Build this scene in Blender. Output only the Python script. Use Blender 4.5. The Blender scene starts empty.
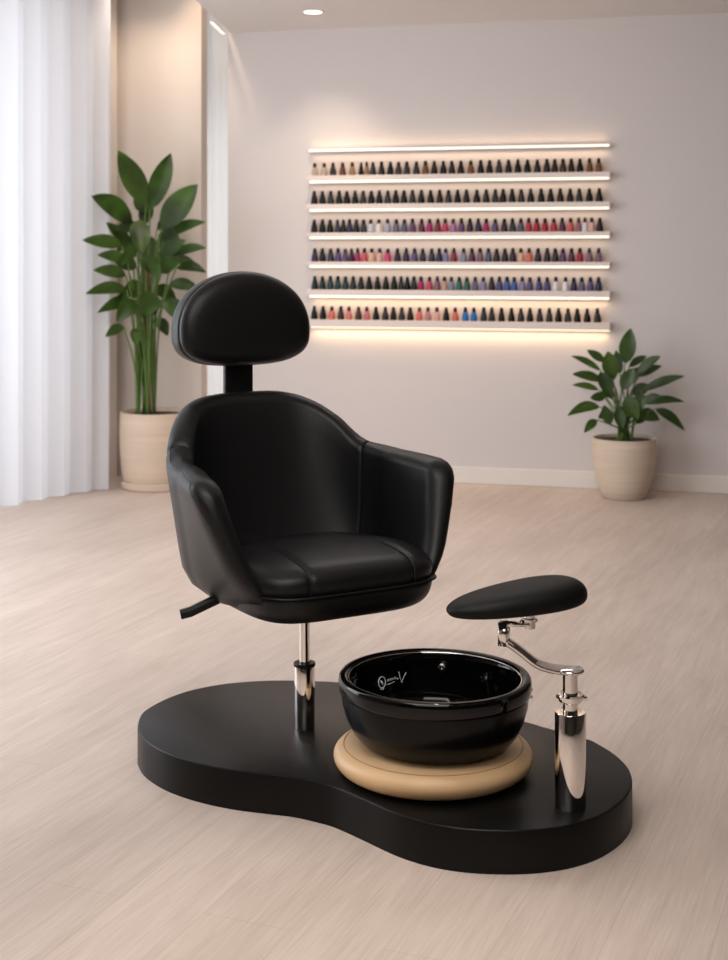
import bpy, bmesh, math, random
from mathutils import Vector, Matrix
random.seed(7)
PI = math.pi
SC = bpy.context.scene
COL = SC.collection
# ------------------------------------------------------------------ camera model
F = 1400.0; HOR = 255.0; CX = 364.0; CAMZ = 1.30
def at(px, py, Y):                 # a point of the place seen at (px, py), standing Y metres away
    return Vector(((px-CX)/F*Y, Y, CAMZ-(py-HOR)/F*Y))
def ground(px, py, z=0.0):
    Y = (CAMZ-z)*F/(py-HOR)
    return Vector(((px-CX)/F*Y, Y, z))

# ------------------------------------------------------------------ helpers
def link_mesh(name, bm, mat, parent=None, smooth=True, subsurf=0, loc=None):
    bmesh.ops.recalc_face_normals(bm, faces=bm.faces[:])
    me = bpy.data.meshes.new(name); bm.to_mesh(me); bm.free()
    o = bpy.data.objects.new(name, me); COL.objects.link(o)
    if mat: me.materials.append(mat)
    if smooth:
        for p in me.polygons: p.use_smooth = True
    if parent: o.parent = parent
    if loc: o.location = loc
    if subsurf:
        m = o.modifiers.new('subdivision', 'SUBSURF'); m.levels = subsurf; m.render_levels = subsurf
    return o
def tag(o, label, cat, group=None, kind=None):
    o['label'] = label; o['category'] = cat
    if group: o['group'] = group
    if kind: o['kind'] = kind
    return o
def thing(name, label, cat, loc=(0,0,0), rotz=0, group=None):
    o = bpy.data.objects.new(name, None); COL.objects.link(o)
    o.location = loc; o.rotation_euler = (0,0,rotz); o.empty_display_size = .1
    return tag(o, label, cat, group)
def struct(o):
    o['kind'] = 'structure'; return o
def autosmooth(o, ang=35):
    me = o.data
    bm = bmesh.new(); bm.from_mesh(me)
    for e in bm.edges:
        e.smooth = not (len(e.link_faces)==2 and e.calc_face_angle(0) > math.radians(ang))
    bm.to_mesh(me); bm.free()
    return o
def add_box(bm, c, s, bev=0.0, rot=None, seg=2):
    r = bmesh.ops.create_cube(bm, size=1.0)
    vs = r['verts']
    bmesh.ops.scale(bm, vec=s, verts=vs)
    if bev > 0:
        es = list({e for v in vs for e in v.link_edges})
        rr = bmesh.ops.bevel(bm, geom=es, offset=bev, segments=seg, affect='EDGES', profile=.5)
        vs = list({v for f in rr['faces'] for v in f.verts} | {v for v in vs if v.is_valid})
    if rot is not None: bmesh.ops.rotate(bm, cent=(0,0,0), matrix=rot, verts=vs)
    bmesh.ops.translate(bm, vec=c, verts=vs)
    return vs
def loft(bm, loops, closed=True, caps=(False, False)):
    rows = [[bm.verts.new(p) for p in L] for L in loops]
    n = len(rows[0])
    for i in range(len(rows)-1):
        for j in range(n if closed else n-1):
            k = (j+1) % n
            try: bm.faces.new((rows[i][j], rows[i][k], rows[i+1][k], rows[i+1][j]))
            except ValueError: pass
    if caps[0]: bm.faces.new(rows[0])
    if caps[1]: bm.faces.new(rows[-1][::-1])
    return rows
def lathe(bm, prof, n=48, c=(0,0,0), caps=(False, False)):
    loops = []
    for r, z in prof:
        r = max(r, 1e-4)
        loops.append([(c[0]+r*math.cos(2*PI*k/n), c[1]+r*math.sin(2*PI*k/n), c[2]+z) for k in range(n)])
    return loft(bm, loops, True, caps)
def tube(bm, pts, r, n=10, caps=True):
    pts = [Vector(p) for p in pts]
    loops = []; up = None
    for i, p in enumerate(pts):
        t = (pts[min(i+1,len(pts)-1)] - pts[max(i-1,0)]).normalized()
        if up is None:
            up = Vector((0,0,1)) if abs(t.z) < .9 else Vector((1,0,0))
        s = t.cross(up).normalized(); up = s.cross(t).normalized()
        rr = r[i] if isinstance(r, (list, tuple)) else r
        loops.append([p + s*rr*math.cos(2*PI*k/n) + up*rr*math.sin(2*PI*k/n) for k in range(n)])
    loft(bm, loops, True, (caps, caps))
def ribbon(bm, pts, wv, w, t):       # a flat bar of width w along wv (per-point or one vector) and thickness t
    pts = [Vector(p) for p in pts]; loops = []
    for i, p in enumerate(pts):
        tg = (pts[min(i+1,len(pts)-1)] - pts[max(i-1,0)]).normalized()
        s = Vector(wv).normalized(); s = (s - tg*s.dot(tg)).normalized(); nn = tg.cross(s)
        L = []
        for k in range(16):
            a = 2*PI*k/16
            ca, sa = math.cos(a), math.sin(a)
            L.append(p + s*(w/2)*math.copysign(abs(ca)**.5, ca) + nn*(t/2)*math.copysign(abs(sa)**.5, sa))
        loops.append(L)
    loft(bm, loops, True, (True, True))
def catmull(pts, sub=8, closed=False):
    P = [Vector(p) for p in pts]; out = []; n = len(P)
    rng = range(n) if closed else range(n-1)
    for i in rng:
        p0 = P[(i-1) % n] if (closed or i > 0) else P[0]
        p1 = P[i]; p2 = P[(i+1) % n]
        p3 = P[(i+2) % n] if (closed or i+2 < n) else P[-1]
        for k in range(sub):
            t = k/sub
            out.append(.5*((2*p1) + (p2-p0)*t + (2*p0-5*p1+4*p2-p3)*t*t + (3*p1-p0-3*p2+p3)*t**3))
    if not closed: out.append(P[-1])
    return out
def smoothstep(a, b, x):
    t = max(0, min(1, (x-a)/(b-a))); return t*t*(3-2*t)
def lin(c): return tuple((x/255/12.92 if x/255 <= .04045 else ((x/255+.055)/1.055)**2.4) for x in c) + (1,)

# ------------------------------------------------------------------ materials
def new_mat(name):
    m = bpy.data.materials.new(name); m.use_nodes = True
    nt = m.node_tree; b = nt.nodes['Principled BSDF']
    return m, nt, b
def basic(name, col, rough=.5, metal=0, coat=0, bump=None, var=None, spec=None):
    m, nt, b = new_mat(name)
    b.inputs['Base Color'].default_value = col; b.inputs['Roughness'].default_value = rough
    b.inputs['Metallic'].default_value = metal; b.inputs['Coat Weight'].default_value = coat
    b.inputs['Coat Roughness'].default_value = .05
    if spec is not None: b.inputs['Specular IOR Level'].default_value = spec
    tc = nt.nodes.new('ShaderNodeTexCoord')
    if var:
        n = nt.nodes.new('ShaderNodeTexNoise'); n.inputs['Scale'].default_value = var[0]; n.inputs['Detail'].default_value = 4
        nt.links.new(tc.outputs['Object'], n.inputs['Vector'])
        mx = nt.nodes.new('ShaderNodeMix'); mx.data_type = 'RGBA'
        mx.inputs[6].default_value = tuple(c*(1-var[1]) for c in col[:3])+(1,)
        mx.inputs[7].default_value = tuple(min(1, c*(1+var[1])) for c in col[:3])+(1,)
        nt.links.new(n.outputs['Fac'], mx.inputs[0]); nt.links.new(mx.outputs[2], b.inputs['Base Color'])
    if bump:
        n = nt.nodes.new('ShaderNodeTexNoise'); n.inputs['Scale'].default_value = bump[0]; n.inputs['Detail'].default_value = 3
        nt.links.new(tc.outputs['Object'], n.inputs['Vector'])
        bp = nt.nodes.new('ShaderNodeBump'); bp.inputs['Strength'].default_value = bump[1]; bp.inputs['Distance'].default_value = bump[2]
        nt.links.new(n.outputs['Fac'], bp.inputs['Height']); nt.links.new(bp.outputs['Normal'], b.inputs['Normal'])
    return m
def emit(name, col, strength):
    m, nt, b = new_mat(name)
    b.inputs['Base Color'].default_value = (.8,.8,.8,1)
    b.inputs['Emission Color'].default_value = col; b.inputs['Emission Strength'].default_value = strength
    return m

LEATHER = basic('black leather', (.0065,.0065,.007,1), .41, bump=(260,.25,.0012), spec=.30)
LEATHER_SEAM = basic('stitched seam', (.006,.006,.006,1), .6)
PLASTIC = basic('black plastic', (.005,.005,.005,1), .4, spec=.25)
GLOSS = basic('gloss black acrylic', (.002,.002,.002,1), .05, spec=.35)
SATIN = basic('satin black acrylic', (.003,.003,.003,1), .25, spec=.2)
CHROME = basic('polished chrome', (.86,.83,.80,1), .05, metal=1, var=(5,.02))
DKCHROME = basic('dark chrome', (.16,.15,.14,1), .15, metal=1)
PLATFORM = basic('black stained wood', (.0045,.0043,.0042,1), .36, bump=(120,.12,.0006), var=(8,.25), spec=.2)
BEIGE_LEATHER = basic('beige leather', lin((214,178,134)), .45, bump=(180,.2,.001), var=(9,.10))
WALL = basic('warm grey paint', lin((207,200,198)), .85, bump=(90,.03,.001), var=(1.2,.012))
PANEL = basic('greige paint', lin((206,194,184)), .85, bump=(90,.03,.001), var=(1.2,.015))
CEIL = basic('ceiling paint', lin((226,222,219)), .9, var=(1.0,.01))
TRIM = basic('trim paint', lin((222,214,207)), .55, var=(3,.01))
SHELF = basic('shelf lacquer', lin((222,208,200)), .45, var=(4,.01))
LED = emit('warm light strip', (1,.82,.57,1), 1.15)
LAMP = emit('lamp lens', (1,.93,.84,1), 6)
BLACKCAP = basic('black cap plastic', (.005,.0045,.0045,1), .35, spec=.2)
SOIL = basic('potting soil', (.03,.02,.014,1), .95, bump=(120,.6,.01), var=(60,.5))
TRUNK = basic('brown stem', lin((120,84,52)), .7, var=(30,.3))
DARKWALL = basic('dark unseen wall', (.05,.042,.036,1), .8, var=(2,.1))  # unseen walls made dark to deepen reflections in chrome and black gloss
STEM = basic('green stem', lin((84,112,48)), .5, var=(20,.25))
BULB = basic('white print', (.75,.75,.75,1), .4)

def pot_mat(name, col):
    m, nt, b = new_mat(name); b.inputs['Roughness'].default_value = .75
    tc = nt.nodes.new('ShaderNodeTexCoord'); mp = nt.nodes.new('ShaderNodeMapping'); mp.inputs['Scale'].default_value = (1.5,1.5,26)
    n = nt.nodes.new('ShaderNodeTexNoise'); n.inputs['Scale'].default_value = 1.6; n.inputs['Detail'].default_value = 5
    nt.links.new(tc.outputs['Object'], mp.inputs[0]); nt.links.new(mp.outputs[0], n.inputs['Vector'])
    mx = nt.nodes.new('ShaderNodeMix'); mx.data_type = 'RGBA'
    mx.inputs[6].default_value = tuple(c*.80 for c in col[:3])+(1,); mx.inputs[7].default_value = tuple(min(1,c*1.15) for c in col[:3])+(1,)
    nt.links.new(n.outputs['Fac'], mx.inputs[0]); nt.links.new(mx.outputs[2], b.inputs['Base Color'])
    bp = nt.nodes.new('ShaderNodeBump'); bp.inputs['Strength'].default_value = .25; bp.inputs['Distance'].default_value = .004
    nt.links.new(n.outputs['Fac'], bp.inputs['Height']); nt.links.new(bp.outputs['Normal'], b.inputs['Normal'])
    return m
POT = pot_mat('ribbed stoneware', lin((206,186,166)))
POT2 = pot_mat('pale stoneware', lin((206,189,170)))

def leaf_mat(name, dark, light):
    m, nt, b = new_mat(name); b.inputs['Roughness'].default_value = .38
    tc = nt.nodes.new('ShaderNodeTexCoord')
    n = nt.nodes.new('ShaderNodeTexNoise'); n.inputs['Scale'].default_value = 7; n.inputs['Detail'].default_value = 2
    nt.links.new(tc.outputs['Object'], n.inputs['Vector'])
    mx = nt.nodes.new('ShaderNodeMix'); mx.data_type = 'RGBA'
    mx.inputs[6].default_value = dark; mx.inputs[7].default_value = light
    cr = nt.nodes.new('ShaderNodeMapRange'); cr.inputs[1].default_value = .35; cr.inputs[2].default_value = .65
    nt.links.new(n.outputs['Fac'], cr.inputs[0]); nt.links.new(cr.outputs[0], mx.inputs[0])
    nt.links.new(mx.outputs[2], b.inputs['Base Color'])
    tr = nt.nodes.new('ShaderNodeBsdfTranslucent'); tr.inputs['Color'].default_value = tuple(min(1,c*1.6) for c in light[:3])+(1,)
    ms = nt.nodes.new('ShaderNodeMixShader'); ms.inputs[0].default_value = .25
    out = nt.nodes['Material Output']
    nt.links.new(b.outputs[0], ms.inputs[1]); nt.links.new(tr.outputs[0], ms.inputs[2]); nt.links.new(ms.outputs[0], out.inputs['Surface'])
    return m
LEAF = leaf_mat('broad leaf', lin((18,36,10)), lin((62,92,28)))
LEAF2 = leaf_mat('glossy leaf', lin((20,38,12)), lin((60,88,28)))

def floor_mat():
    m, nt, b = new_mat('pale oak planks'); N = nt.nodes; L = nt.links
    tc = N.new('ShaderNodeTexCoord')
    rot = N.new('ShaderNodeMapping'); rot.vector_type = 'TEXTURE'; rot.inputs['Rotation'].default_value = (0,0,math.radians(68))
    L.new(tc.outputs['Object'], rot.inputs[0])
    br = N.new('ShaderNodeTexBrick'); br.offset = .37; br.inputs['Scale'].default_value = 1
    br.inputs['Brick Width'].default_value = 1.5; br.inputs['Row Height'].default_value = .19
    br.inputs['Mortar Size'].default_value = .0012; br.inputs['Mortar Smooth'].default_value = .3; br.inputs['Bias'].default_value = 0
    br.inputs['Color1'].default_value = (.35,.35,.35,1); br.inputs['Color2'].default_value = (.65,.65,.65,1); br.inputs['Mortar'].default_value = (.5,.5,.5,1)
    L.new(rot.outputs[0], br.inputs['Vector'])
    st = N.new('ShaderNodeMapping'); st.inputs['Scale'].default_value = (.9, 12, 1); L.new(rot.outputs[0], st.inputs[0])
    n1 = N.new('ShaderNodeTexNoise'); n1.inputs['Scale'].default_value = 2.2; n1.inputs['Detail'].default_value = 8; n1.inputs['Roughness'].default_value = .62; n1.inputs['Distortion'].default_value = .6
    L.new(st.outputs[0], n1.inputs['Vector'])
    st2 = N.new('ShaderNodeMapping'); st2.inputs['Scale'].default_value = (6, 160, 1); L.new(rot.outputs[0], st2.inputs[0])
    n2 = N.new('ShaderNodeTexNoise'); n2.inputs['Scale'].default_value = 1.2; n2.inputs['Detail'].default_value = 4; L.new(st2.outputs[0], n2.inputs['Vector'])
    st3 = N.new('ShaderNodeMapping'); st3.inputs['Scale'].default_value = (1.0, 2.6, 1); L.new(rot.outputs[0], st3.inputs[0])
    n3 = N.new('ShaderNodeTexNoise'); n3.inputs['Scale'].default_value = 1.2; n3.inputs['Detail'].default_value = 3; L.new(st3.outputs[0], n3.inputs['Vector'])
    def mul(sock, k):
        x = N.new('ShaderNodeMath'); x.operation = 'MULTIPLY'; x.inputs[1].default_value = k; L.new(sock, x.inputs[0]); return x.outputs[0]
    def add(a, c):
        x = N.new('ShaderNodeMath'); x.operation = 'ADD'; L.new(a, x.inputs[0]); L.new(c, x.inputs[1]); return x.outputs[0]
    s = add(add(mul(n1.outputs['Fac'], .42), mul(n2.outputs['Fac'], .36)), add(mul(br.outputs['Color'], .09), mul(n3.outputs['Fac'], .42)))
    mr = N.new('ShaderNodeMapRange'); mr.inputs[1].default_value = .46; mr.inputs[2].default_value = .88; L.new(s, mr.inputs[0])
    mx = N.new('ShaderNodeMix'); mx.data_type = 'RGBA'; mx.inputs[6].default_value = lin((184,167,155)); mx.inputs[7].default_value = lin((220,204,193))
    L.new(mr.outputs[0], mx.inputs[0])
    dk = N.new('ShaderNodeMix'); dk.data_type = 'RGBA'; dk.inputs[7].default_value = lin((160,136,118))
    L.new(mx.outputs[2], dk.inputs[6]); L.new(mul(br.outputs['Fac'], .35), dk.inputs[0])
    L.new(dk.outputs[2], b.inputs['Base Color'])
    b.inputs['Roughness'].default_value = .48; b.inputs['Specular IOR Level'].default_value = .4
    bp = N.new('ShaderNodeBump'); bp.inputs['Strength'].default_value = .12; bp.inputs['Distance'].default_value = .002
    L.new(n1.outputs['Fac'], bp.inputs['Height']); L.new(bp.outputs['Normal'], b.inputs['Normal'])
    return m
FLOOR = floor_mat()

def sheer_mat(name, col, trans):
    m, nt, b = new_mat(name); N = nt.nodes; L = nt.links
    N.remove(b); out = N['Material Output']
    tc = N.new('ShaderNodeTexCoord'); w = N.new('ShaderNodeTexNoise'); w.inputs['Scale'].default_value = 300; L.new(tc.outputs['Object'], w.inputs['Vector'])
    mx = N.new('ShaderNodeMix'); mx.data_type = 'RGBA'; mx.inputs[6].default_value = tuple(c*.94 for c in col[:3])+(1,); mx.inputs[7].default_value = col
    L.new(w.outputs['Fac'], mx.inputs[0])
    d = N.new('ShaderNodeBsdfDiffuse'); t = N.new('ShaderNodeBsdfTranslucent'); L.new(mx.outputs[2], d.inputs['Color']); L.new(mx.outputs[2], t.inputs['Color'])
    s = N.new('ShaderNodeMixShader'); s.inputs[0].default_value = trans; L.new(d.outputs[0], s.inputs[1]); L.new(t.outputs[0], s.inputs[2])
    L.new(s.outputs[0], out.inputs['Surface'])
    return m
SHEER = sheer_mat('sheer white voile', (.90,.91,.95,1), .55)

SHEER2 = sheer_mat('warm tinted voile', (.88,.85,.82,1), .55)  # copy of the white voile with warm light put into its tint
def bottle_mat():
    m, nt, b = new_mat('nail polish glass'); N = nt.nodes; L = nt.links
    oi = N.new('ShaderNodeObjectInfo')
    L.new(oi.outputs['Color'], b.inputs['Base Color'])
    b.inputs['Roughness'].default_value = .3; b.inputs['Specular IOR Level'].default_value = .22
    return m
POLISH = bottle_mat()
def glass_mat():
    m, nt, b = new_mat('window glass')
    b.inputs['Base Color'].default_value = (1,1,1,1); b.inputs['Roughness'].default_value = .02
    b.inputs['Transmission Weight'].default_value = 1; b.inputs['IOR'].default_value = 1.02
    return m
GLASS = glass_mat()

# ------------------------------------------------------------------ room
# back wall: seen slightly turned; depth along it
def wall_Y(px): return 1.0/((232/1820.0)*(1+0.00017*(px-560)))
C0 = Vector(((228-CX)/F*wall_Y(228), wall_Y(228), 0)); C1 = Vector(((728-CX)/F*wall_Y(728), wall_Y(728), 0))
WU = (C1-C0).normalized(); WN = Vector((WU.y, -WU.x, 0))      # along the wall, into the room
if WN.y > 0: WN = -WN
WANG = math.atan2(WU.y, WU.x)
CEILZ = 2.62
def wall_pt(px, py, off=0.0):      # point on a plane parallel to the back wall, `off` metres in front of it
    P = C0 + WN*off
    d = Vector(((px-CX)/F, 1, -(py-HOR)/F))
    t = P.dot(WN)/d.dot(WN) if abs(d.z) < 0 else (P.x*WN.x+P.y*WN.y)/(d.x*WN.x+d.y*WN.y)
    return Vector((0,0,CAMZ)) + d*t

def slab(name, pts, z0, z1, mat, parent=None):
    bm = bmesh.new()
    loft(bm, [[(p[0],p[1],z0) for p in pts], [(p[0],p[1],z1) for p in pts]], True, (True, True))
    return link_mesh(name, bm, mat, parent, smooth=False)
def wall_seg(name, A, B, thick, z0, z1, mat, side):     # wall from A to B; side = +1/-1 for which side its thickness lies on
    A = Vector((A[0],A[1],0)); B = Vector((B[0],B[1],0)); d = (B-A).normalized(); n = Vector((-d.y, d.x, 0))*side*thick
    return struct(slab(name, [A, B, B+n, A+n], z0, z1, mat))

RW = C0 + WU*4.3                                  # right end of the back wall
REAR = -2.2
struct(slab('floor', [(-5.6,REAR-.1), (RW.x+.3,REAR-.1), (RW.x+.3, 9.4), (-5.6, 9.4)], -.08, 0, FLOOR))
wall_seg('wall_back', C0, RW+WU*.2, .18, 0, 2.98, WALL, 1)
wall_seg('wall_right', (RW.x, RW.y), (RW.x, REAR), .15, 0, 2.98, DARKWALL, 1)
# greige pier behind the tall plant, and the lit slot between it and the back wall
P1 = Vector((-.945, 8.13, 0)); P0 = P1 - WU*.78
wall_seg('wall_alcove', P0, P1, .10, 0, 3.0, PANEL, 1)
q0 = C0 + Vector((0,.62,0)) - WU*.75; q1 = C0 + Vector((0,.62,0)) + WU*.35
# ceiling: dropped part on the right, recess over the window on the left
dl = [C0 + Vector((.0,.0,0)), Vector((-.875,7.25,0)), Vector((-1.46,REAR,0)), Vector((RW.x+.2,REAR,0)), Vector((RW.x+.2,RW.y-.02,0)), RW]
struct(slab('ceiling', [C0-WN*.1]+dl[1:], CEILZ, 2.98, CEIL))
struct(slab('ceiling_recess', [(-5.6,REAR), (RW.x+.2,REAR), (RW.x+.2,9.4), (-5.6,9.4)], 2.98, 3.08, CEIL))
# baseboard along the back wall
def along_wall(name, s0, s1, off0, off1, z0, z1, mat, bev=.004, parent=None):
    bm = bmesh.new()
    c = C0 + WU*((s0+s1)/2) + WN*((off0+off1)/2)
    add_box(bm, (c.x, c.y, (z0+z1)/2), (s1-s0, off1-off0, z1-z0), bev, None)
    o = link_mesh(name, bm, mat, parent, smooth=False)
    me = o.data
    M = Matrix.Translation((c.x,c.y,0)) @ Matrix.Rotation(WANG,4,'Z') @ Matrix.Translation((-c.x,-c.y,0))
    me.transform(M); return o
struct(along_wall('baseboard_back', 0, 4.29, -.002, .016, 0, .095, TRIM, .005))
# left window wall behind the curtain
K1 = ground(116, 488.7); K0 = ground(0, 507.2)
KD = (K0-K1); KD.z = 0; KD.normalize(); KN = Vector((KD.y, -KD.x, 0))
if KN.x < 0: KN = -KN                              # towards the room
kL = 5.4
W1 = K1 - KN*.30 - KD*.25; W0 = K1 - KN*.30 + KD*kL
fr = [(0.0, .55), (2.35, 2.55), (4.35, 4.55), (5.5, 5.65)]
sd = 1
nn = Vector((-(W0-W1).normalized().y, (W0-W1).normalized().x, 0))
side = 1 if nn.dot(-KN) > 0 else -1
bmw = bmesh.new()
def oriented_box(bm, A, B, n, th, z0, z1):
    A = Vector((A[0],A[1],0)); B = Vector((B[0],B[1],0)); N_ = n*th
    loft(bm, [[(p.x,p.y,z0) for p in (A,B,B+N_,A+N_)], [(p.x,p.y,z1) for p in (A,B,B+N_,A+N_)]], True, (True,True))
oriented_box(bmw, W1, W1+KD*.55, -KN, .18, 0, 2.98)
oriented_box(bmw, W1+KD*.55, W0, -KN, .18, 2.70, 2.98)
oriented_box(bmw, W0-KD*.4, W0, -KN, .18, 0, 2.70)
struct(link_mesh('wall_left', bmw, PANEL, smooth=False))
bmf = bmesh.new()
for t in (.55, 1.9, 3.5, 5.19):
    oriented_box(bmf, W1+KD*t, W1+KD*(t+.06), -KN, .06, 0, 2.70)
for z in (0, 2.64):
    oriented_box(bmf, W1+KD*.61, W0-KD*.4, -KN, .05, z, z+.06)
win = struct(link_mesh('window_1', bmf, TRIM, smooth=False))
bmp = bmesh.new()
for t0, t1 in ((.61,1.9),(1.96,3.5),(3.56,5.19)):
    oriented_box(bmp, W1+KD*t0-KN*.022, W1+KD*t1-KN*.022, -KN, .006, .06, 2.64)
link_mesh('pane', bmp, GLASS, win, smooth=False)
# closing walls out of sight
wall_seg('wall_left_side', (W0.x, W0.y), (W0.x, REAR), .15, 0, 2.98, WALL, -1 if W0.x<0 else 1)
wall_seg('wall_rear', (-5.5, REAR), (RW.x+.2, REAR), .15, 0, 2.98, DARKWALL, -1)

# curtains -----------------------------------------------------------
def curtain(name, A, D, n, length, z0, z1, fold, amp, mat, seed):
    rnd = random.Random(seed); bm = bmesh.new()
    cols = int(length/fold*14); xs = [length*i/cols for i in range(cols+1)]
    ph = [rnd.uniform(-.8,.8) for _ in range(int(length/fold)+3)]
    am = [rnd.uniform(.6,1.25) for _ in range(int(length/fold)+3)]
    rows = []
    for j in range(9):
        v = j/8; z = z0 + (z1-z0)*v; row = []
        for x in xs:
            k = x/fold; i = int(k); f = k-i
            p = ph[i]*(1-f)+ph[i+1]*f; a = am[i]*(1-f)+am[i+1]*f
            w = math.sin(2*PI*k + p + .25*math.sin(3*v+i)); w = math.copysign(abs(w)**.75, w)
            y = amp*a*w*(.75+.25*(1-v)) + .012*math.sin(x*2.3+v)
            P = A + D*(x + .3*amp*math.sin(4*PI*k+p)) + n*y
            row.append((P.x, P.y, z + (.004*math.sin(5*x) if j == 0 else 0)))
        rows.append(row)
    loft(bm, rows, False)
    return link_mesh(name, bm, mat, smooth=True)
cu = curtain('sheer_curtain', K1+KD*.04, KD, KN, 5.0, .008, 2.97, .15, .034, SHEER, 3)
tag(cu, 'floor length sheer white curtain in soft folds before the bright left window', 'curtain')
# narrow bright slot right of the pier: window with its own sheer
S0 = C0 + Vector((-.22,.115,0)); S1 = C0 + Vector((.25,.115,0))
cs = curtain('sheer_curtain', S0, Vector((1,0,0)), Vector((0,-1,0)), .45, .008, 2.97, .09, .012, SHEER2, 11)
tag(cs, 'narrow strip of sheer white curtain in the lit slot right of the tall plant', 'curtain')
bm = bmesh.new()
for x in (-1.28, -.46): add_box(bm, (x, S0.y+.20, 1.18), (.05,.05,2.36))
for z in (.025, 2.335): add_box(bm, (-.87, S0.y+.20, z), (.77,.05,.05))
w2 = struct(link_mesh('window_2', bm, TRIM, smooth=False))
bm = bmesh.new(); add_box(bm, (-.87, S0.y+.20, 1.18), (.77,.006,2.26)); link_mesh('pane', bm, GLASS, w2, smooth=False)

# ------------------------------------------------------------------ ceiling lights
pL = at(313, 11.5, 1.32*F/(HOR-11.5))
t = thing('downlight', 'small round recessed ceiling light glowing warm white', 'ceiling light', (pL.x, pL.y, CEILZ))
bm = bmesh.new(); lathe(bm, [(.048,-.002),(.050,-.006),(.062,-.005),(.066,0),(.066,.003)], 40); link_mesh('trim_ring', bm, TRIM, t)
bm = bmesh.new(); lathe(bm, [(.0,-.0035),(.03,-.0035),(.0485,-.003),(.0485,.001)], 40); link_mesh('lens', bm, LAMP, t)
# warm light line along the edge of the dropped ceiling, at the corner above the slot
pS = C0 + Vector((-.03,-.12,CEILZ-.02))
ed0 = C0 + Vector((-.012,-.03,0)); ed1 = Vector((-.875,7.25,0)); edd = (ed1-C0).normalized(); edn = Vector((edd.y,-edd.x,0))
if edn.x > 0: edn = -edn
t = thing('cove_light', 'short warm glowing light line on the ceiling edge above the narrow curtained slot', 'ceiling light', (ed0.x, ed0.y, CEILZ))
bm = bmesh.new(); oriented_box(bm, (0,0), edd*.42, edn, .022, -.010, 0); link_mesh('profile', bm, TRIM, t, smooth=False)
bm = bmesh.new(); oriented_box(bm, edd*.01+edn*.002, edd*.41+edn*.002, edn, .018, -.014, -.0098); link_mesh('light_strip', bm, LED, t, smooth=False)

# ------------------------------------------------------------------ shelves and bottles
ORD = ['zeroth','first','second','third','fourth','fifth','sixth','seventh','eighth','ninth','tenth','eleventh','twelfth','thirteenth','fourteenth','fifteenth','sixteenth','seventeenth','eighteenth','nineteenth','twentieth']
SD = .085                                      # shelf depth
SROW = ['topmost','second','third','fourth','fifth','lowest']
def s_of(px, off):                             # distance along the wall of a column px on the plane `off` in front of it
    p = wall_pt(px, 255, off); return (p-C0-WN*off).dot(WU)
sL, sR = s_of(306.5, SD), s_of(610, SD)
def z_at(py, px=459, off=SD): return wall_pt(px, py, off).z
base_z = [z_at(173.6), z_at(202.8), z_at(232.0), z_at(261.8), z_at(290.4), z_at(321.2)]
thick =  [.030, .030, .024, .022, .034, .040]
names = ['topmost of the six bottle shelves', 'second bottle shelf from the top', 'third bottle shelf from the top', 'fourth bottle shelf from the top', 'fifth bottle shelf from the top', 'lowest of the six bottle shelves']
for i, z in enumerate(base_z):
    c = C0 + WU*((sL+sR)/2)
    t = thing('wall_shelf', 'long thin pale floating shelf with warm light strip, ' + names[i], 'shelf', (c.x, c.y, z), WANG, 'floating bottle shelves on the back wall')
    bm = bmesh.new(); add_box(bm, (0, -SD/2, -thick[i]/2), (sR-sL, SD, thick[i]), .002)
    link_mesh('board', bm, SHELF, t, smooth=False)
    bm = bmesh.new()
    if i < 5: add_box(bm, (.006, -SD+.010, -thick[i]-.0065), (sR-sL-.022, .016, .012), .004)
    else:     add_box(bm, (.006, -.030, -thick[i]-.005), (sR-sL-.022, .030, .010), .003)
    link_mesh('light_strip', bm, LED, t, smooth=False)
zt = z_at(148.0, 459, .05)
c = C0 + WU*((sL+sR)/2)
t = thing('light_bar', 'thin warm glowing light bar on the wall above the topmost bottle shelf', 'light', (c.x, c.y, zt), WANG)
bm = bmesh.new(); add_box(bm, (0, -.024, 0), (sR-sL, .044, .008), .002); link_mesh('profile', bm, SHELF, t, smooth=False)
bm = bmesh.new(); add_box(bm, (0, -.050, 0), (sR-sL-.01, .012, .013), .004); link_mesh('light_strip', bm, LED, t, smooth=False)

K='black'
CMAP = {
 'black':(14,13,14), 'clear':(190,168,150), 'amber':(128,80,46), 'tan':(160,120,92), 'reddish brown':(110,62,52), 'dark brown':(40,30,26), 'brown':(70,50,42),
 'slate':(52,62,74), 'violet black':(34,28,42), 'dark violet':(56,46,78), 'violet':(92,76,128), 'silver white':(206,206,214), 'white':(232,226,228), 'pale grey blue':(164,172,190),
 'grey violet':(104,100,132), 'slate blue':(86,94,124), 'purple':(104,68,112), 'plum':(100,48,76), 'dark plum':(62,36,58), 'magenta':(176,34,104), 'plum red':(144,44,72), 'pink red':(204,66,96),
 'lilac pink':(190,110,170), 'lilac':(140,132,176), 'red':(196,44,66), 'crimson':(180,30,60), 'coral red':(222,86,88), 'coral':(232,114,98), 'dusty rose':(160,100,108), 'pale pink':(228,176,164), 'pink':(214,116,124),
 'coral pink':(236,130,122), 'peach':(236,180,156), 'hot pink':(220,60,116), 'charcoal':(48,48,52), 'mauve':(136,96,118), 'teal black':(22,42,46), 'dark teal':(36,68,72), 'teal':(48,112,108), 'green':(50,110,90),
 'beige pink':(206,160,144), 'lilac grey':(136,138,164), 'indigo':(74,72,128), 'blue':(66,92,168), 'bright blue':(36,116,200), 'navy':(38,48,82), 'dusty pink':(196,138,142), 'dark grey brown':(58,48,48)}
R1x=[314.8,324.2,333,342.6,352.2,361.2,366.6,373,381.6,390.4,398.6,406.9,416.5,425.5,434.3,443.4,451.9,461,470.9,480.8,489.6,499.1,508.5,517.9,527.5,537.4,546.9,554.8,563,571.4,580,589.6,598.7]
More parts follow.
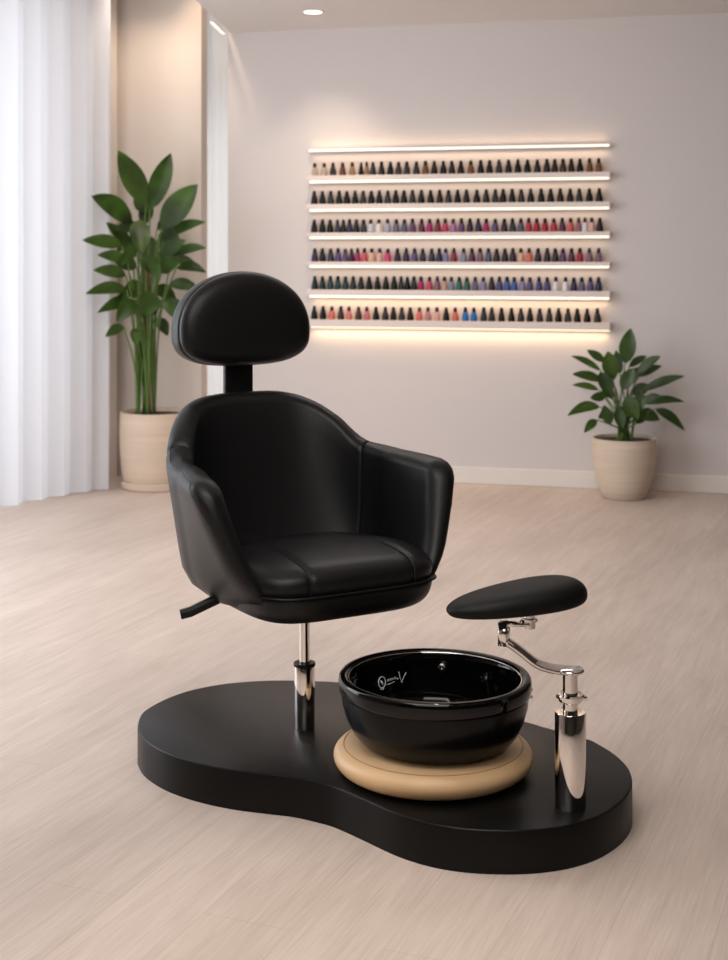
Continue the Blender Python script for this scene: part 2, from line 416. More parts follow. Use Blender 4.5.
R1c=['clear','clear','charcoal','reddish brown','tan','black','tan']+['charcoal','dark brown','black','brown','dark grey brown','charcoal','amber','dark brown','black','dark brown','black','amber','black','black','charcoal','dark brown','black','black','dark brown','dark brown','dark brown','brown','dark brown','black','amber']+['amber']
R1c=R1c[:33]
R2x=[314.3,322.5,330.8,339.2,346.9,355.2,363.2,371.4,379.4,387.9,395.9,404.1,412.6,421.4,430.7,439.8,448.6,457.7,466.5,476.9,486.3,495.4,503.2,512.2,521.2,530.8,541.2,550.7,560.3,570.2,579.3,589.4,599.3]
R2c=['black','black','charcoal','black','black','black','charcoal','black','black','charcoal','black','black','charcoal','black','black','dark brown','charcoal','black','dark brown','black','dark brown','charcoal','black','black','charcoal','black','black','black','dark brown','black','charcoal','black','black']
R3x=[314.3,322.5,330.2,337.6,343.4,349.6,356.3,363.7,370.9,379,387.6,396.4,404.5,412.6,421.7,429.7,437.9,445.3,453.3,461.5,470,478.4,486.3,495.3,504.4,512.6,520.9,528.8,536.8,545.1,553.9,562.3,570.7,578.8,584.9,591.8,599.8]
R3c=['black','black','black','slate','dark brown','dark violet','violet black','slate','silver white','white','pale grey blue','grey violet','slate blue','purple','plum','magenta','plum red','pink red','lilac pink','purple','dark plum','dark violet','magenta','violet','dark plum','slate','slate blue','red','crimson','crimson','red','plum','coral red','dusty rose','white','pale pink','violet black']
R4x=[314.8,322.5,330.8,338.2,345.4,351.6,357.6,364.5,372,379.7,387.9,397.5,406.3,414.6,422.8,431.8,439.3,445.8,454,463.7,472,480.2,488.5,496.7,505,512.9,520.9,529.2,538.1,547.3,555.3,563,571.6,580,589.4,598.7]
R4c=['dark violet','violet black','dark violet','violet','purple','dark plum','magenta','coral red','peach','pale pink','hot pink','dark plum','dark violet','violet','dark violet','slate','dark violet','lilac','plum red','lilac grey','plum','mauve','slate blue','charcoal','charcoal','dark plum','peach','coral','dark violet','dark plum','charcoal','purple','plum','crimson','mauve','mauve']
R5x=[314.8,322.5,330.4,337.9,345.6,353.3,361.2,369.2,377.6,386,394.2,401.2,407.4,414,421,429.6,437.4,444.5,451.4,459.3,467,475.3,483.5,491.8,499.5,507.1,514.3,522.3,530,539,547.3,555.9,565.6,573.9,581.8,590.5,598.7]
R5c=['teal black','teal black','dark teal','dark teal','dark teal','charcoal','teal black','black','black','black','black','charcoal','black','charcoal','magenta','pink red','mauve','beige pink','lilac grey','teal','green','grey violet','lilac','dark plum','indigo','blue','blue','lilac','violet','indigo','indigo','white','white','dark violet','grey violet','violet','navy']
R6x=[314.3,323.1,331.9,340.9,348.9,358.5,366.9,376,385.4,393.5,401.9,410.4,419.5,428,437,446.2,455.2,465.4,473.9,483.8,491.8,501.6,511.5,520.9,530,539.8,549.3,558.6,568,577.3,587.2,597.4]
R6c=['black','black','coral','dark grey brown','coral pink','brown','pink','black','charcoal','black','charcoal','black','coral','dusty pink','pale pink','black','coral','bright blue','bright blue','charcoal','charcoal','black','black','charcoal','black','charcoal','charcoal','black','charcoal','black','black','charcoal']
bm = bmesh.new()
lathe(bm, [(.0,0),(.0165,0),(.0185,.0025),(.0186,.008),(.0168,.026),(.0140,.042),(.0118,.050),(.0085,.0515)], 14)
proto = link_mesh('nail_polish_bottle', bm, POLISH)
bm = bmesh.new()
lathe(bm, [(.0100,.0500),(.0108,.0505),(.0100,.060),(.0084,.074),(.0070,.077),(.0,.0775)], 12)
pcap = link_mesh('bottle_cap', bm, BLACKCAP, proto)
first = True
for r, (xs, cs) in enumerate(zip((R1x,R2x,R3x,R4x,R5x,R6x), (R1c,R2c,R3c,R4c,R5c,R6c))):
    assert len(xs) == len(cs), (r, len(xs), len(cs))
    n = len(xs)
    for i, (px, cn) in enumerate(zip(xs, cs)):
        if first: o, cp = proto, pcap; first = False
        else:
            o = proto.copy(); COL.objects.link(o); cp = pcap.copy(); COL.objects.link(cp); cp.parent = o
        off = .046
        p = wall_pt(px, 255, off)
        o.location = (p.x, p.y, base_z[r]+.0004); o.rotation_euler = (0,0,random.uniform(0,6))
        gap = min([abs(px-xs[j]) for j in (i-1, i+1) if 0 <= j < n])
        s = min(1.1, gap*.0057/.0372*1.06)
        o.scale = (s, s, random.uniform(.97,1.02))
        c_ = CMAP[cn]; g_ = sum(c_)/3; o.color = lin(tuple((g_+(v-g_)*.86)*.92 for v in c_))
        k = i+1; end = 'left'
        if k > n-i: k = n-i; end = 'right'
        what = {'clear':'clear nail polish bottle', 'amber':'amber brown nail polish bottle'}.get(cn, cn+' nail polish bottle')
        tag(o, '%s, %s from %s end of %s shelf' % (what, ORD[k], end, SROW[r]), 'bottle', 'nail polish bottles on the %s shelf' % SROW[r])

# ------------------------------------------------------------------ platform
PH = .093
top_px = [(137.6,725),(140.6,715),(148,708),(166,698.5),(190,690),(220.7,684),(251,681),(281,680),(311,680.6),(338.5,682),(375,687),(420,696.5),(470,708),(530,722.5),(543,726.4),(585.5,738),(598,743.4),(615,754),(628,767),(632.3,779.6),
          (630,790.5),(619.6,803),(598,816),(568.5,825),(534,829.5),(500,830.3),(466,828.6),(432,823.5),(398,813.7),(364,799),(335.5,787),(317,782),(293,777),(266,774),(233,770),(202.5,764),(178,757),(160,749.5),(145,739.5),(139,731)]
outl = catmull([ground(x, y, PH) for x, y in top_px], 5, True)
ctr = sum(outl, Vector())/len(outl)
def inset(pts, d):
    n = len(pts); out = []
    for i in range(n):
        tg = (pts[(i+2)%n]-pts[i-2]).normalized(); nm = Vector((-tg.y, tg.x, 0))
        if nm.dot(ctr-pts[i]) < 0 and False: nm = -nm
        out.append(pts[i]+nm*d)
    return out
area = sum(outl[i].x*outl[(i+1)%len(outl)].y-outl[(i+1)%len(outl)].x*outl[i].y for i in range(len(outl)))
sg = 1 if area > 0 else -1
bm = bmesh.new()
def zz(pts, z): return [(p.x-ctr.x, p.y-ctr.y, z) for p in pts]
loft(bm, [zz(outl, 0), zz(outl, PH-.004), zz(inset(outl, sg*.0012), PH-.0012), zz(inset(outl, sg*.004), PH)], True, (True, True))
pf = autosmooth(link_mesh('platform', bm, PLATFORM, loc=(ctr.x, ctr.y, 0)), 50)
tag(pf, 'low black kidney shaped platform under the chair and foot bath', 'platform')

# ------------------------------------------------------------------ chair
base = ground(304.5, 728, PH); TH = math.radians(30)
chair = thing('pedicure_chair', 'black leather tub armchair with oval headrest on chrome pedestal post', 'chair', (base.x, base.y, PH), TH)
Z0 = PH                                          # chair-local heights are world minus Z0
A_ = .345; BB = -.315; BC = -.03; BF = .190      # half width, back, where the straight arm starts, arm front
def path(s):   # plan curve of the outer face; s in [-1,1], returns (a, b)
    arcn = 2.25
    La = BF-BC; Lq = .46; T = La+Lq
    d = abs(s)*T
    sg_ = 1 if s >= 0 else -1
    if d > Lq: return sg_*(A_+.036*math.sin(PI/2*(d-Lq)/La)), BC+(d-Lq)
    th = (d/Lq)*PI/2
    return sg_*A_*abs(math.sin(th))**(2/arcn), BC+(BB-BC)*abs(math.cos(th))**(2/arcn)
S_SEAM = .475
def top_h(s):
    u = abs(s)
    if s < 0: u -= .085*smoothstep(0,.3,u)*(1-smoothstep(.5,.85,u))
    T_ = ((0,.930),(.12,.925),(.233,.900),(.338,.856),(.39,.824),(.45,.799),(.55,.790),(.75,.785),(1.0,.776),(1.1,.774))
    for i in range(len(T_)-1):
        if T_[i][0] <= u <= T_[i+1][0]:
            x0, y0 = T_[i]; x1, y1 = T_[i+1]
            def slope(k):
                if k == 0: return 0.0
                k = min(k, len(T_)-2); return (T_[k+1][1]-T_[k-1][1])/(T_[k+1][0]-T_[k-1][0])
            hh = x1-x0; t = (u-x0)/hh; m0 = slope(i)*hh; m1 = slope(i+1)*hh
            return y0*(2*t**3-3*t*t+1)+m0*(t**3-2*t*t+t)+y1*(3*t*t-2*t**3)+m1*(t**3-t*t)
    return .78
ZB = .434
def section(s, scale=1.0, drop=0.0, endk=None):
    e = 1e-3
    p = Vector(path(s)+(0,)); q = Vector(path(min(1,s+e))+(0,)); r_ = Vector(path(max(-1,s-e))+(0,))
    tg = (q-r_).normalized(); nin = Vector((-tg.y, tg.x, 0))
    if nin.dot(Vector((0,-.02,0))-p) < 0: nin = -nin
    u = abs(s); h = top_h(s)-drop
    T = .070 + .010*smoothstep(.5,.8,u)
    fr_ = smoothstep(.62, 1.0, u); bk = 1-smoothstep(.12,.55,u)
    zb = ZB + .026*smoothstep(.5, .95, u) + drop*1.1
    def dout(z):
        k = max(0, min(1, (z-ZB)/(h-ZB)))
        lo = max(0, min(1, (.535-z)/.105)); return .056*(1-k) + .10*(1-math.sqrt(max(0, 1-lo*lo)))
    pts = []
    r = T/2
    # outer face, round top, inner face
    zt_ = h-r
    for j in range(9):
        k = j/8; z = zb+(zt_-zb)*k
        pts.append((dout(z), z))
    dt = dout(zt_)
    for j in range(1, 8):
        a = PI*j/8
        pts.append((dt+r-r*math.cos(a), zt_+r*math.sin(a)*.85))
    for j in range(9):
        k = j/8; z = zt_+(zb+.012-zt_)*k
        d = max(dt+T+.020*k, dout(z)+.055)
        pts.append((d, z))
    cd = dt+r
    out = []
    for d, z in pts:
        if z > zt_: md = cd
        else:
            k = (zt_-z)/max(.05, zt_-zb-.012); md = (dout(z)+max(dt+T+.020*k, dout(z)+.055))/2
        d2 = md+(d-md)*scale if scale != 1 else d
        P = p+nin*d2
        hz = (z-.60)
        P.y += -bk*.16*max(-.1, hz) + fr_*(.100*(.80-z)/.33 - .040)
        P.y -= fr_*.055*max(0, (.505-z)/.07)**2
        P.x -= math.copysign(fr_*.062*max(0, min(1,(.80-z)/.30))**1.5 + fr_*.016*smoothstep(.57,.475,z), P.x)     # back leans back; arm front leans forward downwards
        # local frame: x = a, y = -b
        out.append(Vector((P.x, -P.y, z-Z0)))
    return out
def shell_part(name, s0, s1, end0, end1):
    n = 40; ss = []; loops = []
    for i in range(n+1):
        k = i/n; ss.append(s0+(s1-s0)*k)
    Ltot = .46+(BF-BC)
    for s in ss:
        sc, dr = 1.0, 0.0
        for flag, se in ((end0, s0), (end1, s1)):
            e = abs(s-se)*Ltot
            if flag == 'round':
                R = .060
                if e < R:
                    f = math.sqrt(max(0, 1-(1-e/R)**2)); f = max(f, .06)
                    sc = f; dr = .050*(1-f)
            else:
                R = .006
                if e < R: sc = 1-.10*(1-e/R); dr = .004*(1-e/R)
        loops.append((s, sc, dr))
    # denser near rounded ends
    extra = []
    for flag, se, sgn in ((end0, s0, 1), (end1, s1, -1)):
        Rr = .060 if flag == 'round' else .006
        for q in ((.02,.08,.2,.4,.65) if flag == 'round' else (.3,.6,1.0)):
            e = Rr*q; s = se+sgn*e/Ltot
            if flag == 'round':
                f = max(math.sqrt(1-(1-q)**2), .06); extra.append((s, f, .050*(1-f)))
            else: extra.append((s, 1-.10*(1-q), .004*(1-q)))
    loops = sorted(loops+extra, key=lambda t: t[0])
    bm = bmesh.new()
    loft(bm, [section(*t) for t in loops], True, (True, True))
    return link_mesh(name, bm, LEATHER, chair)
back = shell_part('backrest', -S_SEAM, S_SEAM, 'cut', 'cut')
for sg_ in (-1, 1):
    arm = shell_part('armrest', S_SEAM, 1.0, 'cut', 'round') if sg_ > 0 else shell_part('armrest', -1.0, -S_SEAM, 'round', 'cut')
    bm = bmesh.new(); pts = []
    for i in range(30):
        s = S_SEAM+.01+(.965-S_SEAM)*i/29
        sc, dr = 1, 0; e = (1-s)*(.46+BF-BC)
        if e < .060: f = math.sqrt(1-(1-e/.060)**2); sc = f; dr = .05*(1-f)
        pts.append(section(sg_*s, sc, dr)[10 if i < 26 else 10-(i-25)])
    last = section(sg_*.965, .75, .0125)
    for j in range(5, 1, -1): pts.append(last[j])
    tube(bm, pts, .0014, 6); link_mesh('seam', bm, LEATHER_SEAM, arm)

def sup(th, A, B0, B1, n):
    c, s = math.cos(th), math.sin(th)
    x = A*math.copysign(abs(c)**(2/n), c)
    B = B1 if s >= 0 else B0
    return x, B*math.copysign(abs(s)**(2/n), s)
# seat pan: the tub's closed underside and the front band below the cushion
def ringpts(A, B0, B1, n, z, N=96, dz=0):
    L = []
    for k in range(N):
        a, b = sup(2*PI*k/N, A, B0, B1, n)
        L.append((a, -b, z-Z0 + dz*max(0, b)))
    return L
bm = bmesh.new()
pan = [(.05,.428,.35),(.60,.429,.9),(.78,.431,.9),(.86,.436,1),(.925,.447,1),(.972,.464,1),(.995,.484,1),(1.0,.497,1),(.99,.503,1),(.96,.505,1),(.05,.505,1)]
pan = [(p.x, p.y, 1) for p in catmull([(a, b, 0) for a, b, _ in pan], 3)]
bm = bmesh.new()
loft(bm, [ringpts(.251*k, .222*k, .303*k, 4.8, z) for k, z, _ in pan], True, (True, True))
link_mesh('seat_base', bm, LEATHER, chair)
# seat cushion
CA, CB0, CB1, CN = .262, .20, .300, 4.2
prof = [(a, b-.016) for a, b in ((.60,.500),(.93,.502),(.972,.512),(.995,.528),(1.0,.545),(.992,.562),(.972,.578),(.94,.590),(.89,.599),(.82,.604),(.72,.607),(.58,.609),(.40,.610),(.22,.611),(.06,.611))]
prof = [(p.x, p.y) for p in catmull([(a, b, 0) for a, b in prof], 4)]
SEAMS = (-.135, .150)
def seam_groove(a): return -.0055*sum(math.exp(-((a-s0)/.007)**2) for s0 in SEAMS)
def cush_z(z, a, b):
    return z - (.010 + .006*smoothstep(.10,.30,b) + .024*smoothstep(.16,-.18,b))*smoothstep(.524,.584,z) - .008*smoothstep(.524,.584,z)*(abs(a)/CA)**3
def cushion_ring(k, z, N=220):
    L = []
    for i in range(N):
        a, b = sup(2*PI*i/N, CA*k, CB0*k, CB1*k, CN)
        g = seam_groove(a)*(1 if z > .489 else 0)
        top = smoothstep(.544,.584,z)
        bb = b*(1+g*(1-top)/max(.05,abs(b)))
        L.append((a, -bb, cush_z(z,a,b)+g*top-Z0))
    return L
bm = bmesh.new()
loft(bm, [cushion_ring(k, z) for k, z in prof], True, (True, True))
cush = link_mesh('seat_cushion', bm, LEATHER, chair)
for a0 in SEAMS:
    bm = bmesh.new(); pts = []
    for k, z in prof:
        if z < .492 or abs(a0) >= CA*k*.999: continue
        b = CB1*k*(1-(abs(a0)/(CA*k))**CN)**(1/CN)
        top = smoothstep(.544,.584,z)
        pts.append((a0, -(b-.003*(1-top)), cush_z(z,a0,b)-.004*top-Z0))
    bk_ = []
    for k, z in prof:
        if z < .579 or abs(a0) >= CA*k*.999: continue
        b = -CB0*k*(1-(abs(a0)/(CA*k))**CN)**(1/CN)
        bk_.append((a0, -b, cush_z(z,a0,b)-.004-Z0))
    pts = pts + bk_[::-1]
    tube(bm, pts, .0017, 6); link_mesh('seam', bm, LEATHER_SEAM, cush)

# headrest
hb = -.372
def head_outline(k, d=0):
    L = []; N = 96
    for i in range(N):
        th = 2*PI*i/N; c, s = math.cos(th), math.sin(th)
        up = s >= 0
        H = (.162 if up else .100); nx = 2.05 if up else 3.0
        W = .200
        L.append(((W-d)*math.copysign(abs(c)**(2/nx), c)*k, (H-d)*math.copysign(abs(s)**(2/nx), s)*k))
    return L
def head_mesh(layers):
    bm = bmesh.new(); loops = []
    for y, d, k in layers:
        loops.append([(x, y, z) for x, z in head_outline(k, d)])
    loft(bm, loops, True, (True, True)); return bm
hz = 1.093
def placed(o, loc, rx=0):
    o.location = loc; o.rotation_euler = (rx,0,0); return o
h1 = head_mesh([(.058,.0,.05),(.057,.0,.6),(.053,.018,.98),(.046,.008,1),(.036,.002,1),(.02,0,1),(.0,0,1),(-.014,.001,1),(-.017,.004,1),(-.017,.03,1),(-.017,0,.1)])
head = placed(link_mesh('headrest', h1, LEATHER, chair), (0, -hb, hz-Z0), math.radians(-3))
h2 = head_mesh([(-.016,.0,.1),(-.016,.02,1),(-.0175,.0045,1),(-.022,.0025,1),(-.031,.005,1),(-.041,.012,1),(-.049,.024,1),(-.054,.042,1),(-.057,.07,1),(-.059,.07,.6),(-.060,.07,.05)])
link_mesh('front_cushion', h2, LEATHER, head)
bm = bmesh.new()
add_box(bm, (0, -hb+.03, .93-Z0), (.086,.022,.30), .006)
link_mesh('headrest_bracket', bm, PLASTIC, chair)
# post
bm = bmesh.new(); lathe(bm, [(.0,0),(.0262,0),(.0268,.0015),(.0268,.158),(.0262,.160),(.016,.160)], 64); autosmooth(link_mesh('post_sleeve', bm, CHROME, chair), 40)
bm = bmesh.new(); lathe(bm, [(.016,.1595),(.0275,.1595),(.028,.161),(.028,.166),(.027,.168),(.0145,.168),(.0145,.160)], 64); autosmooth(link_mesh('collar', bm, PLASTIC, chair), 40)
bm = bmesh.new(); lathe(bm, [(.0138,.12),(.0138,.335),(.0,.335)], 48); autosmooth(link_mesh('post_rod', bm, CHROME, chair), 40)
bm = bmesh.new(); add_box(bm, (0,0,.3265), (.18,.18,.020), .004); autosmooth(link_mesh('mounting_plate', bm, PLASTIC, chair))
# lever under the seat on the left
def loc_of(w):    # world point -> chair-local
    d = Vector(w) - Vector((base.x, base.y, PH)); c, s = math.cos(-TH), math.sin(-TH)
    return Vector((d.x*c-d.y*s, d.x*s+d.y*c, d.z))
l0 = loc_of(at(180.5, 614.5, 3.44)); l1 = loc_of(at(190, 612.0, 3.445)); l2 = loc_of(at(214, 600.5, 3.46)); l3 = l2 + (l2-l1)*2.2
bm = bmesh.new(); ribbon(bm, [l0, l0+(l1-l0)*.3, l1, l2, l3], (0.25,1,-.2), .036, .024)
lv = link_mesh('lever', bm, PLASTIC, chair)

# ------------------------------------------------------------------ round cushion and foot bath
bc = Vector((.161, 3.300, PH)); CT = .066
bm = bmesh.new()
cp = [(.0,0),(.16,0),(.198,.004),(.221,.015),(.2315,.032),(.229,.048),(.214,.060),(.190,.0655),(.15,.066),(.0,.066)]
cp = [(max(0,p.x), p.y) for p in catmull([(a, b, 0) for a, b in cp], 4)]
lathe(bm, cp, 96)
rc = link_mesh('round_cushion', bm, BEIGE_LEATHER, loc=bc+Vector((.001,-.014,0))); rc.scale = (1.006,1.006,1)
tag(rc, 'round beige leather cushion pad under the black foot bath', 'cushion')
bm = bmesh.new(); tube(bm, [(.2085*math.cos(2*PI*k/96), .2085*math.sin(2*PI*k/96), .0622) for k in range(97)], .0013, 6, False)
link_mesh('seam', bm, basic('tan seam', lin((170,132,92)), .6), rc)

BR = math.radians(-14)
bath = thing('foot_bath', 'glossy black oval foot bath bowl resting on the beige cushion', 'foot bath', (bc.x+.003, bc.y-.045, PH+.0662), BR)
def oval(A, B, z, N=112, tilt=0): return [(A*math.cos(2*PI*k/N), B*math.sin(2*PI*k/N), z + tilt*B*math.sin(2*PI*k/N)) for k in range(N)]
TL = .04
OA, OB = .2255, .195
bm = bmesh.new()
bp = [(.05,.0),(.58,.0),(.68,.004),(.77,.015),(.855,.038),(.92,.068),(.958,.098),(.972,.128),(.972,.133),(.95,.134),(.905,.13),(.885,.105),(.86,.07),(.78,.035),(.62,.016),(.4,.012),(.05,.012)]
bl = []
for k, z in bp: bl.append(oval(OA*k, OB*k, z, tilt=TL*(z/.14)))
loft(bm, bl, True, (True, True)); autosmooth(link_mesh('bowl', bm, SATIN, bath), 50)
bm = bmesh.new()      # upper band and rolled rim
rp = [(.955,.128),(.978,.127),(.990,.129),(.996,.134),(1.0,.144),(1.0,.153),(.995,.161),(.978,.166),(.94,.167),(.912,.164),(.894,.157),(.884,.146),(.878,.120),(.865,.08)]
loft(bm, [oval(OA*k, OB*k, z, tilt=TL) for k, z in rp], True); link_mesh('rim', bm, GLOSS, bath)
bm = bmesh.new()
pts = oval(OA*.896, OB*.896, .160, tilt=TL); tube(bm, pts+[pts[0]], .0018, 8, False); link_mesh('trim_ring', bm, CHROME, bath)
bm = bmesh.new()
lp = [(.868,.135),(.858,.10),(.83,.06),(.75,.034),(.60,.019),(.3,.015),(.02,.014)]
loft(bm, [oval(OA*k, OB*k, z, tilt=TL*min(1,z/.12)) for k, z in lp], True, (False, True)); link_mesh('liner', bm, GLOSS, bath)
def inner(phi, z, lift=.002):        # a point on the inner wall, facing direction phi
    ks = [(z_, k_) for k_, z_ in lp][::-1]
    k = ks[-1][1]
    for (za, ka), (zb, kb) in zip(ks, ks[1:]):
        if za <= z <= zb: k = ka+(kb-ka)*(z-za)/(zb-za)
    k -= lift/.2
    return Vector((OA*k*math.cos(phi), OB*k*math.sin(phi), z+TL*OB*k*math.sin(phi)*min(1,z/.12)))
# jets on the far inner wall, drain, rim bolts
for phi, z in ((math.radians(94), .126), (math.radians(60), .112)):
    P = inner(phi, z, .003); nrm = Vector((-math.cos(phi), -math.sin(phi), .25)).normalized()
    bm = bmesh.new(); lathe(bm, [(.0,.010),(.005,.011),(.010,.010),(.0135,.007),(.015,.002),(.015,-.006)], 28)
    q = nrm.to_track_quat('Z','Y').to_matrix().to_4x4(); bm.transform(Matrix.Translation(P) @ q)
    link_mesh('water_jet', bm, DKCHROME if phi > 1.2 else GLOSS, bath)
bm = bmesh.new(); P = inner(math.radians(56), .10)
tube(bm, [inner(math.radians(58), .132, .006), inner(math.radians(57), .105, .007), inner(math.radians(53), .075, .006), inner(math.radians(52), .05, .006)], [.004,.006,.008,.005], 12); link_mesh('spout', bm, GLOSS, bath)
bm = bmesh.new(); lathe(bm, [(.0,.019),(.018,.0195),(.021,.017),(.022,.013)], 32); link_mesh('drain', bm, CHROME, bath)
for dz in (.118, .134):
    bm = bmesh.new(); phi = math.radians(12)
    bmesh.ops.create_icosphere(bm, subdivisions=2, radius=.0042)
    bm.transform(Matrix.Translation((OA*.998*math.cos(phi), OB*.998*math.sin(phi), dz)))
    link_mesh('rim_bolt', bm, CHROME, bath)
# white printed emblem on the inner wall (ring, seed-shaped middle, two script lines, open V mark)
bm = bmesh.new()
def em(u, v): return inner(math.radians(142)-u*1.12/.19, .103+v*1.15, .0035)     # u metres rightwards, v upwards, around the inner wall
def stroke(uv, r): tube(bm, [em(*p) for p in uv], r, 6)
stroke([(.010*math.cos(a), .011*math.sin(a)) for a in [2*PI*k/20+.3 for k in range(21)]], .0011)
stroke([(-.003,.003),(.0,.0),(.002,-.005)], .0026)
stroke([(-.006,-.012),(0,-.015),(.005,-.012)], .0009)
for k in range(7): stroke([(.015+.0034*k, -.0015+.0004*k), (.0165+.0034*k, .0035+.0004*k), (.0178+.0034*k, -.001+.0004*k)], .0008)
stroke([(.013,-.007),(.025,-.0055),(.034,-.003)], .0007)
stroke([(.0405,.0005),(.0415,.003)], .0022)
stroke([(.045,.014),(.0475,.002),(.051,-.006),(.056,.003),(.062,.012)], .0009)
stroke([(.045,.0145),(.0452,.0125)], .0019); stroke([(.0505,-.0065),(.052,-.0065)], .002)
link_mesh('emblem', bm, BULB, bath)

# ------------------------------------------------------------------ footrest
fb = ground(570.3, 806.5, PH)
fr0 = thing('footrest', 'black padded footrest on cranked chrome arm and chrome post', 'footrest', (fb.x, fb.y, PH), 0)
def fl(px, py, Y): return at(px, py, Y) - Vector((fb.x, fb.y, PH))
YB = fb.y
bm = bmesh.new(); lathe(bm, [(.0,0),(.0335,0),(.034,.001),(.034,.206),(.033,.208),(.016,.208)], 72); autosmooth(link_mesh('post', bm, CHROME, fr0), 40)
ztop = fl(570,671.5,YB).z
bm = bmesh.new(); lathe(bm, [(.0165,.19),(.0165,ztop-.002),(.0,ztop-.002)], 48); autosmooth(link_mesh('post_rod', bm, CHROME, fr0), 40)
bm = bmesh.new(); zc = fl(570,697,YB).z
lathe(bm, [(.0165,zc-.010),(.024,zc-.010),(.026,zc-.007),(.026,zc-.002),(.0315,zc),(.0315,zc+.005),(.028,zc+.008),(.0165,zc+.008)], 48)
add_box(bm, (.026,-.01,zc+.001), (.018,.012,.010), .003)
autosmooth(link_mesh('collar', bm, CHROME, fr0), 40)
bm = bmesh.new()
lathe(bm, [(.0,-.004),(.026,-.004),(.030,-.001),(.030,.003),(.027,.006),(.0,.007)], 40, c=fl(570.5,671,YB))
c3 = catmull([fl(575,671,YB+.004), fl(566,670.2,YB), fl(552,668.5,YB-.005), fl(536,663,YB-.010), fl(518,649,YB-.015), fl(505.5,640.5,YB-.02)], 8)
ribbon(bm, c3, (0.15,1,.25), .030, .012)
ribbon(bm, [fl(504.0,645,YB-.02), fl(504.0,622,YB-.02)], (.55,1,0), .028, .022)
ribbon(bm, [fl(502.0,623.5,YB-.02), fl(530,623.5,YB)], (.1,1,0), .026, .010)
link_mesh('support_arm', bm, CHROME, fr0)
hub = fl(529, 622.5, YB)
bm = bmesh.new(); lathe(bm, [(.0,-.012),(.014,-.012),(.014,.002),(.020,.004),(.020,.009),(.012,.011),(.012,.022),(.026,.026),(.026,.030)], 36, c=hub); autosmooth(link_mesh('swivel_hub', bm, CHROME, fr0), 40)
# pad
PLn = .160; PWd = .074
def pad_ring(k, z, N=96):
    L = []
    for i in range(N):
        th = 2*PI*i/N; c, s = math.cos(th), math.sin(th)
        x = PLn*k*math.copysign(abs(c)**(2/2.3), c); y = PWd*k*math.copysign(abs(s)**(2/2.2), s)
        y *= 1+.18*x/PLn
        zt__ = z*(1+.32*x/PLn) if z > 0 else z
        L.append((x, y, zt__))
    return L
pp = [(.05,-.008),(.6,-.008),(.85,-.008),(.95,-.006),(.99,.0),(1.0,.008),(.985,.016),(.94,.0235),(.86,.030),(.74,.0345),(.58,.0375),(.38,.039),(.18,.040),(.04,.040)]
pp = [(p.x, p.y) for p in catmull([(a, b, 0) for a, b in pp], 3)]
bm = bmesh.new(); loft(bm, [pad_ring(k, z) for k, z in pp], True, (True, True))
pad = link_mesh('foot_pad', bm, basic('matte black leather', (.004,.004,.004,1), .5, bump=(300,.25,.001), spec=.2), fr0)
pc = fl(517, 603.8, YB-.01)
pad.location = (pc.x, pc.y, pc.z); pad.rotation_euler = (math.radians(3), math.radians(-4), math.radians(14))

# ------------------------------------------------------------------ plants
def leaf(bm, B, T, width, sag=.0, roll=0.0, fold=.18, n=9):
    B = Vector(B); T = Vector(T); ax = T-B; L = ax.length; d = ax.normalized()
    view = Vector((-B.x, -B.y, CAMZ-B.z)).normalized()
    upv = Vector((0,0,1))
    s = d.cross(view); 
    if s.length < .2: s = d.cross(upv)
    s.normalize(); nrm = s.cross(d).normalized()
    s2 = s*math.cos(roll)+nrm*math.sin(roll); n2 = nrm*math.cos(roll)-s*math.sin(roll)
    rows = []
    for i in range(n+1):
        t_ = i/n
        w = width/2*(math.sin(PI*min(1,t_**.84))**.80 if 0 < t_ < 1 else 0.0)
        c = B+ax*t_ + upv*sag*L*4*t_*(1-t_)
        rows.append([c + s2*w*q + n2*(fold*w*abs(q) + .05*w*math.sin(6*t_+3*q)) for q in (-1,-.5,0,.5,1)])
    loft(bm, rows, False)
def stalk(bm, A, B, r0, r1, bend=.15):
    A = Vector(A); B = Vector(B); M = (A+B)/2; M.x = A.x+(M.x-A.x)*(1-bend*2); M.y = A.y+(M.y-A.y)*(1-bend*2); M.z += .04*(B-A).length
    pts = catmull([A, M, B], 6); tube(bm, pts, [r0+(r1-r0)*i/(len(pts)-1) for i in range(len(pts))], 7)

def potted(name, label, cpos, prof, potm, saucer=None):
    t = thing(name, label, 'plant', cpos, 0)
    bm = bmesh.new(); lathe(bm, prof, 56); autosmooth(link_mesh('pot', bm, potm, t), 50)
    return t
# tall plant by the curtain
Yp = 7.80; pc = ground(156, 487.3); pc.z = 0; Yp = pc.y
def L3(px, py, dy=0): return at(px, py, Yp+dy) - pc
u_ = Yp/F
rT = 36.5*u_; H_ = CAMZ-(411-HOR)*u_
tall = potted('potted_plant', 'tall broad leaved green plant in beige pot beside the curtain', pc,
   [(.0,.012),(rT*.80,.012),(rT*.86,.03),(rT*.93,H_*.22),(rT*.985,H_*.5),(rT,H_*.72),(rT*.985,H_*.92),(rT*.97,H_),(rT*.92,H_),(rT*.90,H_*.93),(rT*.88,H_*.8)], POT)
bm = bmesh.new(); lathe(bm, [(.0,0),(rT*.88,0),(rT*.93,.01),(rT*.94,.040),(rT*.90,.044),(rT*.84,.02),(.0,.015)], 48); autosmooth(link_mesh('saucer', bm, POT, tall))
bm = bmesh.new(); lathe(bm, [(.0,H_-.02),(rT*.5,H_-.016),(rT*.91,H_-.022)], 40); link_mesh('soil', bm, SOIL, tall)
def clampY(px, dy):      # keep the leaves in the room, in front of the curtain
    if px > 128: return dy
    g = ground(px, 488.7+(116-px)*.16) if px < 116 else K1
    return min(dy, g.y-.13-Yp)
